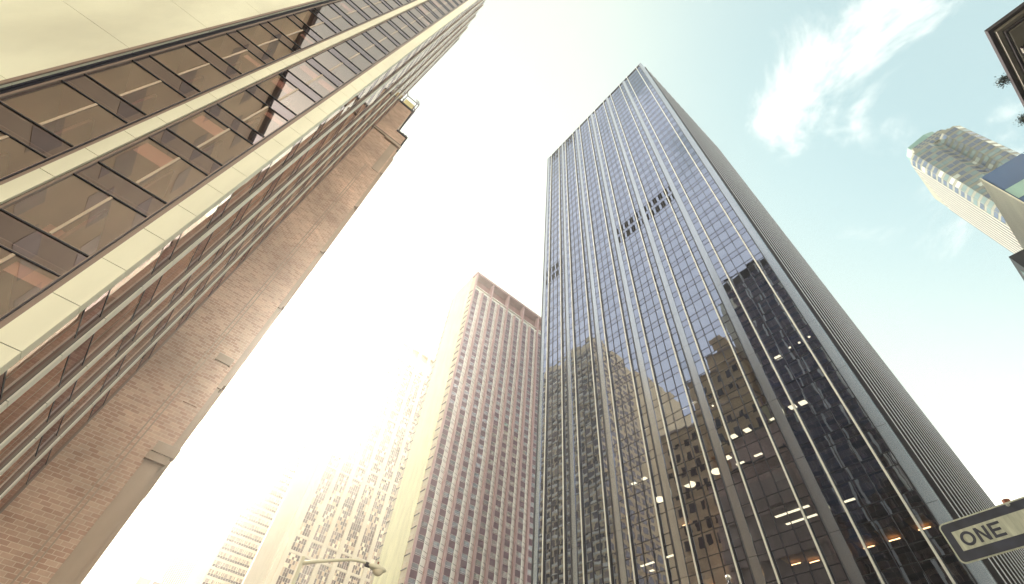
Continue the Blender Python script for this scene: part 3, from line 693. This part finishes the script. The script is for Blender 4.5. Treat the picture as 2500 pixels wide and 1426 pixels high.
# ------------------------------------------------------------------ right edge: dark corniced block, blue glass block, tan bay-window tower
def cornice_block():
    cx, cy_, z = 25.72, -15.55, 40.0
    t = thing('cornice_building', 'dark stone building with a deep bracketed cornice, in the top right corner', 'building', (34, -25, 0))
    X, Y = cx + 2.6, cy_ - 2.6
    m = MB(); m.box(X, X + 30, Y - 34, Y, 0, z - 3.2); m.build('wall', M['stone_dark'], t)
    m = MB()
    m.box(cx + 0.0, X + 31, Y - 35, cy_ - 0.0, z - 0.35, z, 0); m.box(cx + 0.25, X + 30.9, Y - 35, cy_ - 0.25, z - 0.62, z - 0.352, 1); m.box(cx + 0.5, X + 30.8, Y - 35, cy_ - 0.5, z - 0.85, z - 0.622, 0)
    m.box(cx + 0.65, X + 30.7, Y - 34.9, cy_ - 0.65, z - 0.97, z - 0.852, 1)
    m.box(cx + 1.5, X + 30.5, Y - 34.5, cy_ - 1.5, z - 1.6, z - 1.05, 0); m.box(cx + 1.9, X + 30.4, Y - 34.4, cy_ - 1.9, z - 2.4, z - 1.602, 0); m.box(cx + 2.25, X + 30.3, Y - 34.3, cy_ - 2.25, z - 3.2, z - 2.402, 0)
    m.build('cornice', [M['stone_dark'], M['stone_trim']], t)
    for k in range(22):
        for axis in (0, 1):
            m = MB(); s = 1.1 + k * 1.35
            if axis == 0: m.box(cx + 0.72, cx + 1.45, cy_ - 1.5 - s, cy_ - 1.0 - s, z - 1.45, z - 1.0); m.box(cx + 0.70, cx + 0.78, cy_ - 1.46 - s, cy_ - 1.04 - s, z - 1.30, z - 1.12, 1)
            else: m.box(cx + 1.0 + s, cx + 1.5 + s, cy_ - 1.45, cy_ - 0.72, z - 1.45, z - 1.0); m.box(cx + 1.04 + s, cx + 1.46 + s, cy_ - 0.78, cy_ - 0.70, z - 1.30, z - 1.12, 1)
            m.build('bracket', [M['stone_dark'], M['stone_trim']], t)
    for k in range(34):
        m = MB(); s = 0.4 + k * 0.5; m.box(cx + 2.0, cx + 2.24, cy_ - 2.3 - s, cy_ - 2.05 - s, z - 2.75, z - 2.41, 0); m.build('dentil', [M['stone_trim']], t)
    for k in range(26):
        m = MB(); zz = z - 4.2 - k * 1.15; m.box(X - 0.10, X + 0.3, Y - 34, Y + 0.10, zz - 0.9, zz - 0.06); m.build('stone_course', M['stone_dark'], t)
    for k in range(6):
        for j in range(4):
            m = MB(); zz = z - 9 - k * 5.6; u = X + 2.2 + j * 5; m.box(u, u + 1.9, Y - 0.02, Y + 0.16, zz - 2.9, zz, 0); m.box(u - 0.25, u + 2.15, Y + 0.101, Y + 0.35, zz - 3.2, zz - 2.905, 1); m.build('window', [M['r2_pale'], M['stone_trim']], t)
    for (x, y) in ((cx + 0.6, cy_ - 0.45), (cx + 0.55, cy_ - 6.5)):
        f = MB(); f.box(x - 0.12, x + 0.12, y - 0.12, y + 0.12, z, z + 0.25); f.tube([(x, y, z + 0.2), (x - 0.05, y + 0.05, z + 0.5), (x - 0.2, y + 0.1, z + 0.6)], [0.09, 0.07, 0.03], 7)
        f.build('roof_finial', M['stone_dark'], t)
    rng = random.Random(3)
    for n_, (px, py, lab) in enumerate(((2447, 196, 'upper of two small dark shrubs poking over the cornice edge'), (2497, 290, 'lower of two small dark shrubs poking over the cornice edge, at the frame edge'))):
        q = at_z(px, py, z + 0.45); root = thing('roof_shrub', lab, 'shrub', (q.x, cy_ - 0.3, z), 'shrubs on the cornice roof')
        f = MB()
        for s_ in range(6):
            f.tube([(q.x + rng.uniform(-.2, .2), cy_ - 0.35, z), (q.x + rng.uniform(-.3, .3), cy_ + rng.uniform(0, .4), z + rng.uniform(.2, .55))], [0.03, 0.012], 5)
        f.build('stem', M['stone_dark'], root)
        f = MB()
        for s_ in range(420):
            c = Vector((q.x + rng.gauss(0, .20), cy_ + 0.15 + rng.gauss(0, .18), z + 0.35 + rng.gauss(0, .16))); a = Vector((rng.gauss(0, 1), rng.gauss(0, 1), rng.gauss(0, 1))).normalized() * 0.065; b2 = a.cross(Vector((rng.gauss(0, 1), rng.gauss(0, 1), rng.gauss(0, 1)))).normalized() * 0.03
            f.quad(c - a, c + b2, c + a, c - b2)
        f.build('foliage', M['leaf'], root)
cornice_block()

def blue_block():
    q = at_z(2391, 436, 62.0); X, Y, Z = q.x, q.y, q.z
    t = thing('blue_glass_building', 'cobalt blue glass building with a white panelled side, at the right edge', 'building', (X + 12, Y - 15, 0))
    m = MB(); m.box(X + 0.15, X + 26, Y - 40, Y - 0.15, 0, Z - 0.1); m.build('core', M['r2_blue'], t)
    fa = Face('-x', X); cells = []
    rng = random.Random(11)
    for k in range(13):
        z1 = Z - 6.0 - k * 4.6
        for j in range(8):
            y1 = Y - 0.25 - j * 4.4; c = MB()
            fa.quad(c, y1 - 4.3, y1, z1 + 2.2, z1 + (6.0 if k == 0 else 4.5), 0.0, 0)
            fa.quad(c, y1 - 4.3, y1, z1, z1 + 2.2, 0.02, 1 if rng.random() < 0.62 else 0)
            if rng.random() < 0.5: fa.quad(c, y1 - 4.3, y1, z1 + 1.1, z1 + 2.0, -0.01, 2)
            fa.box(c, y1 - 4.35, y1 - 4.28, z1, z1 + 4.5, -0.05, 0.08, 3); cells.append(c)
    parts_split('window', cells, [M['r2_blue'], M['r2_pale'], M['copper'], M['dark']], t)
    m = MB(); m.box(X, X + 26, Y - 0.14, Y, 0, Z); m.build('side_panel', M['r2_white'], t)
    t = thing('dark_canopy_block', 'small dark glass corner block below the white panelled side', 'building', (X + 32, Y - 2, 0))
    c = at_y(2462, 627, Y + 3.0); m = MB(); m.box(c.x, c.x + 16, Y - 4, Y + 3.0, 0, c.z); m.build('body', M['dark'], t)
    for k in range(4):
        m = MB(); m.box(c.x - 0.06, c.x - 0.01, Y - 3.4, Y + 1.4, c.z - 6.0 - k * 6, c.z - 2.0 - k * 6); m.box(c.x + 1.8, c.x + 15, Y + 3.01, Y + 3.06, c.z - 5.0 - k * 6, c.z - 1.2 - k * 6); m.build('window', M['r2_pale'], t)
blue_block()

def bay_tower():
    q = at_z(2212, 352, 250.0)
    t = thing('bay_window_tower', 'tall tan tower with angled bay windows, behind the cobalt blue building', 'apartment tower', (q.x + 30, q.y - 20, 0))
    ZR = 242.0
    X, Y = q.x, q.y
    qr = at_z(2352, 319, ZR); Yr = qr.y - 1.0; mid = Y + (Yr - Y) * 0.46
    FH = 3.9
    # plan outline of the folded street side (from the far edge to the near one) and closed behind
    pts = [(X + 7.0, Yr), (X + 2.5, Yr + 1.2), (X + 0.5, Yr + 3.4), (X + 0.5, mid - 2.6), (X + 3.4, mid + 0.3), (X + 3.4, mid + 1.5), (X + 1.0, mid + 3.9), (X + 1.0, Y + 1.6), (X + 3.0, Y + 3.6), (X + 6.0, Y + 4.6), (X + 34, Y + 4.6)]
    m = MB(); m.prism(pts + [(X + 38, Y - 2), (X + 38, Yr)], 0, ZR); m.build('wall', M['r1_wall'], t)
    rng = random.Random(5); cells = []
    segs = list(zip(pts, pts[1:]))
    for si, (a, c) in enumerate(segs[:-1]):
        a, c = Vector(a + (0,)), Vector(c + (0,)); L = (c - a).length; d = (c - a).normalized(); nrm = Vector((-d.y, d.x, 0))
        out_ = Vector((-d.y, d.x, 0))
        n = max(1, int(L / 2.0)); w = L / n
        for k in range(int((ZR - 4) / FH)):
            z = 4 + k * FH
            for j in range(n):
                cb = MB(); p0 = a + d * (j * w + 0.12) + out_ * 0.06; p1 = a + d * ((j + 1) * w - 0.12) + out_ * 0.06
                mt = rng.choices((0, 1, 2), (7, 4, 1))[0]
                cb.quad((p0.x, p0.y, z), (p1.x, p1.y, z), (p1.x, p1.y, z + 2.35), (p0.x, p0.y, z + 2.35), mt)
                p0b = a + d * (j * w) + out_ * 0.10; p1b = a + d * ((j + 1) * w) + out_ * 0.10
                cb.quad((p0b.x, p0b.y, z - 0.12), (p1b.x, p1b.y, z - 0.12), (p1b.x, p1b.y, z), (p0b.x, p0b.y, z), 3)
                cb.quad((p0b.x, p0b.y, z + 2.36), (p1b.x, p1b.y, z + 2.36), (p1b.x, p1b.y, z + 2.48), (p0b.x, p0b.y, z + 2.48), 3)
                cells.append(cb)
    parts_split('window', cells, [M['r1_a'], M['r1_b'], M['r1_c'], M['dark']], t)
    # ribs on the narrow face towards the cross street
    for k in range(10):
        m = MB(); x = X + 6.0 + k * 2.9; m.box(x, x + 1.2, Y + 4.61, Y + 4.82, 0, ZR - 1.0 - k * 1.2, 0); m.box(x + 1.2, x + 2.9, Y + 4.61, Y + 4.72, 0, ZR - 1.0 - k * 1.2, 1); m.build('rib', [M['r1_rib'], M['dark']], t)
    zz = ZR
    for k, (ins, h) in enumerate(((1.6, 3.4), (3.0, 3.2), (4.4, 3.0))):
        m = MB(); m.prism([(X + 7.0 + ins, Yr + ins * 0.7), (X + 1.0 + ins, Yr + 3.4 + ins * 0.6), (X + 1.4 + ins, Y + 1.0 - ins * 0.5), (X + 6.0 + ins, Y + 4.2 - ins * 0.8), (X + 33 - ins, Y + 4.2 - ins * 0.8), (X + 36 - ins, Yr + ins * 0.7)], zz, zz + h)
        m.build('setback', M['r1_wall'], t)
        for j in range(6):
            m = MB(); y = Yr + 5.0 + j * 2.2
            if y < Y - 2.2: m.box(X + 1.05 + ins, X + 1.30 + ins, y, y + 1.5, zz + 0.5, zz + 2.6); m.build('crown_window', M['r1_a'], t)
        zz += h
    m = MB(); yc = (Y + Yr) / 2; m.prism([(X + 9, yc - 3.5), (X + 7.6, yc), (X + 9, Y - 1.5), (X + 13, Y + 0.8), (X + 22, Y + 0.5), (X + 22, yc - 3.5)], zz, zz + 6.5); m.build('crown', M['copper'], t)
bay_tower()

# ------------------------------------------------------------------ left side of the street: the buildings mirrored in the tower's glass
def mirrored_left():
    t = thing('ornate_brick_tower', 'ornate tan brick tower seen mirrored in the glass tower', 'building', (-14, 48, 0))
    m = MB(); m.box(-30, -6.6, 58.2, 74, 0, 96, 0); m.box(-30, -7.2, 38.2, 58.19, 83.0, 112); m.box(-28, -8.5, 40, 50, 112, 119); m.box(-20, -9.5, 42, 46, 119, 126); m.build('wall', M['brick_tan'], t)
    m = MB(); m.box(-30.3, -6.9, 37.9, 58.4, 112, 112.7); m.box(-30.2, -6.95, 38, 58.35, 98, 98.5); m.box(-28.3, -8.2, 39.7, 50.3, 119, 119.6); m.box(-30.3, -6.3, 58.45, 74.3, 96, 96.6); m.build('cornice', M['stone'], t)
    for z in (86, 90.5, 101, 106):
        for k in range(5):
            m = MB(); y = 40 + k * 3.6; m.box(-7.19, -7.08, y, y + 1.5, z, z + 2.8); m.build('window', M['pane_a'], t)
    for z in range(60, 92, 5):
        for k in range(4):
            m = MB(); y = 60 + k * 3.4; m.box(-6.59, -6.48, y, y + 1.5, z, z + 2.8); m.build('window', M['pane_a'], t)
    t = thing('tan_grid_tower', 'tan office tower with white floor bands, mirrored in the glass tower', 'office tower', (-20, 118, 0))
    m = MB(); m.box(-75, -8.2, 98, 150, 0, 166); m.build('wall', M['tan_wall'], t)
    fa = Face('+x', -8.2); fs = Face('-y', 98.0); cells = []
    for k in range(46):
        z = 3 + k * 3.5
        for j in range(15):
            c = MB(); y = 98.6 + j * 3.4; fa.box(c, y, y + 2.6, z, z + 2.1, -0.04, -0.01, random.choices((0, 1, 2), (5, 3, 2))[0]); cells.append(c)
        for j in range(8):
            c = MB(); x = -33.4 + j * 3.2; fs.box(c, x, x + 2.2, z, z + 2.1, -0.04, -0.01, 0); cells.append(c)
    parts_split('window', cells, [M['pane_b'], M['pane_a'], M['pane_c']], t)
    for k in range(46):
        m = MB(); z = 3 + k * 3.5; fa.box(m, 98, 150, z - 0.9, z - 0.15, -0.25, -0.01); m.build('band', M['cream'], t)
    t = thing('cream_slab_block', 'tall cream block mirrored in the windows of the brown glass tower', 'building', (-40, -45, 0))
    m = MB(); m.box(-60, -28.0, -95, -4, 0, 101.0); m.build('wall', M['slab_wall'], t)
    m = MB(); m.box(-61, -27.2, -96, -3.2, 101.0, 103.0); m.build('roof_slab', M['stone_dark'], t)
    fb = Face('+x', -28.0)
    for k in range(8):
        for j in range(9):
            m = MB(); y = -92 + j * 9.6; z = 8 + k * 11.5; fb.box(m, y, y + 5.5, z, z + 4, -0.05, -0.01); m.build('window', M['pane_c'], t)
M['slab_wall'] = paint('yellow cream render', (0.94, 0.74, 0.52), 0.6, 0.2, (0.08, 0.08, 0.08))
M['tan_wall'] = paint('tan masonry', (0.88, 0.68, 0.40), 0.8, 0.08)
mirrored_left()

# ------------------------------------------------------------------ street furniture: ONE WAY sign, street lamp, ball-topped post
def one_way_sign():
    k = 1.473
    az = R(7.0); dv = Vector((-math.sin(az), -math.cos(az), 0)); zv = Vector((0, 0, 1)); nv = dv.cross(zv)    # reading direction, up, towards the viewer
    if nv.x > 0: nv = -nv
    d = ray(2287, 1283.5); C = EYE + d * (3.5 * k / math.hypot(d.x, d.y)); Wd, Hd = 1.016, 0.305
    t = thing('one_way_sign', 'black and white ONE WAY street sign on a rusty topped post', 'street sign', tuple(C + dv * 0.45 - zv * 0.3))
    def pt(u, v, h=0.0): return C + dv * u - zv * v + nv * h
    def rrect(u0, u1, v0, v1, r, n=7):
        o = []
        for (cu, cv, a0) in ((u1 - r, v0 + r, -90), (u1 - r, v1 - r, 0), (u0 + r, v1 - r, 90), (u0 + r, v0 + r, 180)):
            for i in range(n + 1): a = R(a0 + 90 * i / n); o.append((cu + r * math.cos(a), cv + r * math.sin(a)))
        return o
    def plate(name, polys, h0, h1, mt):
        m = MB()
        for p in polys: m.extrude([pt(u, v, h0) for u, v in p], nv * (h1 - h0))
        return m.build(name, mt, t)
    plate('sign_plate', [rrect(0, Wd, 0, Hd, 0.040)], -0.002, 0.0, M['sign_white'])
    plate('black_field', [rrect(0.011, Wd - 0.011, 0.011, Hd - 0.011, 0.032)], 0.0003, 0.0010, M['sign_black'])
    v0, v1 = 0.077, 0.222
    plate('arrow', [[(0.064, v0), (0.815, v0), (0.815, 0.045), (0.985, 0.1495), (0.815, 0.254), (0.815, v1), (0.064, v1)]], 0.0012, 0.0018, M['sign_white'])
    t0, t1, s = v0 + 0.020, v1 - 0.020, 0.020
    def letter(ch, u, w):
        L = []
        if ch == 'O':
            n = 28; o, i_ = [], []
            for q in range(n):
                a = 2 * math.pi * q / n; cu, cv = u + w / 2, (t0 + t1) / 2
                o.append((cu + w / 2 * math.cos(a), cv + (t1 - t0) / 2 * math.sin(a))); i_.append((cu + (w / 2 - s) * math.cos(a), cv + ((t1 - t0) / 2 - s) * math.sin(a)))
            for q in range(n): r2 = (q + 1) % n; L.append([o[q], o[r2], i_[r2], i_[q]])
        if ch == 'N': L = [[(u, t0), (u + s, t0), (u + s, t1), (u, t1)], [(u + w - s, t0), (u + w, t0), (u + w, t1), (u + w - s, t1)], [(u + s, t0), (u + s + 0.001, t0), (u + w - s, t1 - 0.034), (u + w - s, t1), (u + w - s - 0.001, t1), (u + s, t0 + 0.034)]]
        if ch == 'E': L = [[(u, t0), (u + s, t0), (u + s, t1), (u, t1)]] + [[(u + s, a), (u + w * f, a), (u + w * f, a + s * 0.95), (u + s, a + s * 0.95)] for a, f in ((t0, 1), ((t0 + t1) / 2 - s / 2, 0.86), (t1 - s * 0.95, 1))]
        if ch == 'W':
            q = w / 4; h = s * 0.95
            for a, c in (((u, t0), (u + q, t1)), ((u + 2 * q, t0), (u + q, t1)), ((u + 2 * q, t0), (u + 3 * q, t1)), ((u + 4 * q, t0), (u + 3 * q, t1))): L.append([(a[0] - h / 2, a[1]), (a[0] + h / 2, a[1]), (c[0] + h / 2, c[1]), (c[0] - h / 2, c[1])])
        if ch == 'A':
            h = s; L = [[(u + w / 2 - h / 2, t0), (u + w / 2 + h / 2, t0), (u + h, t1), (u, t1)], [(u + w / 2 - h / 2, t0), (u + w / 2 + h / 2, t0), (u + w, t1), (u + w - h, t1)], [(u + w * .28, t1 - .040), (u + w * .72, t1 - .040), (u + w * .72, t1 - .024), (u + w * .28, t1 - .024)]]
        if ch == 'Y':
            mid = (t0 + t1) / 2 + 0.004; L = [[(u, t0), (u + s, t0), (u + w / 2 + s / 2, mid), (u + w / 2 - s / 2, mid)], [(u + w - s, t0), (u + w, t0), (u + w / 2 + s / 2, mid), (u + w / 2 - s / 2, mid)], [(u + w / 2 - s / 2, mid), (u + w / 2 + s / 2, mid), (u + w / 2 + s / 2, t1), (u + w / 2 - s / 2, t1)]]
        m = MB()
        for i, p in enumerate(L): m.extrude([pt(a, c, 0.0020) for a, c in p], nv * (0.0006 + i * 0.00001))
        m.build('letter', M['sign_black'], t)
    for ch, u, w in (('O', 0.094, 0.098), ('N', 0.207, 0.080), ('E', 0.304, 0.080), ('W', 0.590, 0.105), ('A', 0.702, 0.088), ('Y', 0.790, 0.082)): letter(ch, u, w)
    u0 = 0.508
    m = MB(); base = pt(u0, 0, -0.034); m.tube([(base.x, base.y, 0), (base.x, base.y, C.z - 0.02)], 0.026, 14); m.build('post', M['steel'], t)
    m = MB(); m.tube([(base.x, base.y, C.z - 0.02), (base.x, base.y, C.z + 0.030)], 0.027, 14); m.build('post_cap', M['rust'], t)
    for v in (0.018, Hd - 0.022):
        m = MB(); c = pt(u0, v, 0.0012); m.tube([c, c + nv * 0.003], 0.014, 14); m.tube([c + nv * 0.003, c + nv * 0.009], 0.007, 6); m.build('bolt', M['steel'], t)
one_way_sign()

def street_lamp():
    y = 20.0; P0 = at_y(735, 1376, y); pts = [P0] + [at_y(a, c, y) for a, c in ((760, 1372), (800, 1369), (850, 1366.5), (875, 1369), (895, 1375))]
    t = thing('street_lamp', 'street lamp coloured pale for haze, with a long curved arm and drop bowl', 'street lamp', (P0.x, y, 0))
    m = MB(); m.tube([(P0.x, y, 0), (P0.x, y, P0.z + 0.25)], [0.13, 0.075], 12); m.build('post', M['lamp_shell'], t, True)
    m = MB(); m.tube(pts, [0.075, 0.072, 0.066, 0.058, 0.052, 0.045], 10); m.build('arm', M['lamp_shell'], t, True)
    h = at_y(920, 1387, y)
    m = MB(); n = len(m.v); m.ball((h.x, h.y, h.z), 0.46, 0.19, 0.13, 18, 10); o = m.build('housing', M['lamp_shell'], t, True)
    m = MB(); m.ball((h.x + 0.08, h.y, h.z - 0.04), 0.25, 0.17, 0.24, 16, 8, lo=-90, hi=0); m.build('bowl', M['lamp_bowl'], t, True)
    m = MB(); m.tube([(h.x + 0.0, h.y, h.z + 0.12), (h.x + 0.0, h.y, h.z + 0.24)], 0.04, 10); m.build('photocell', M['rust'], t)
    e = pts[-1]; m = MB(); m.box(e.x - 0.04, e.x + 0.16, y - 0.06, y + 0.06, e.z - 0.12, e.z + 0.03); m.build('clamp', M['stone_dark'], t)
street_lamp()

def ball_post():
    d = ray(1778, 1410); k = 15.0 / math.hypot(d.x, d.y); c = EYE + d * k
    t = thing('ball_post', 'thin dark post topped by a small silver ball, bottom edge', 'post', (c.x, c.y, 0))
    m = MB(); m.ball(c, 0.075, 0.075, 0.075, 16, 10); m.build('ball', M['ball'], t, True)
    m = MB(); m.tube([(c.x, c.y, 0), (c.x, c.y, c.z - 0.20), (c.x, c.y, c.z - 0.16), (c.x, c.y, c.z - 0.11), (c.x, c.y, c.z - 0.06)], [0.07, 0.05, 0.075, 0.03, 0.035], 12); m.build('post', M['dark'], t, True)
M['ball'] = paint('silver ball', (0.72, 0.70, 0.66), 0.25, 0.05, metal=0.6)
ball_post()

# ------------------------------------------------------------------ air
b = MB(); b.box(-1505, 1505, -1505, 1505, -1.5, 300)
m, t, o = mat('haze'); v = t.nodes.new('ShaderNodeVolumePrincipled')
v.inputs['Color'].default_value = (1.0, 0.97, 0.92, 1); v.inputs['Density'].default_value = 0.00040; v.inputs['Anisotropy'].default_value = 0.80
t.links.new(v.outputs['Volume'], o.inputs['Volume'])
hz = b.build('haze', m); tag(hz, kind='stuff')
for ob in bpy.data.objects:
    if '_org' in ob: del ob['_org']
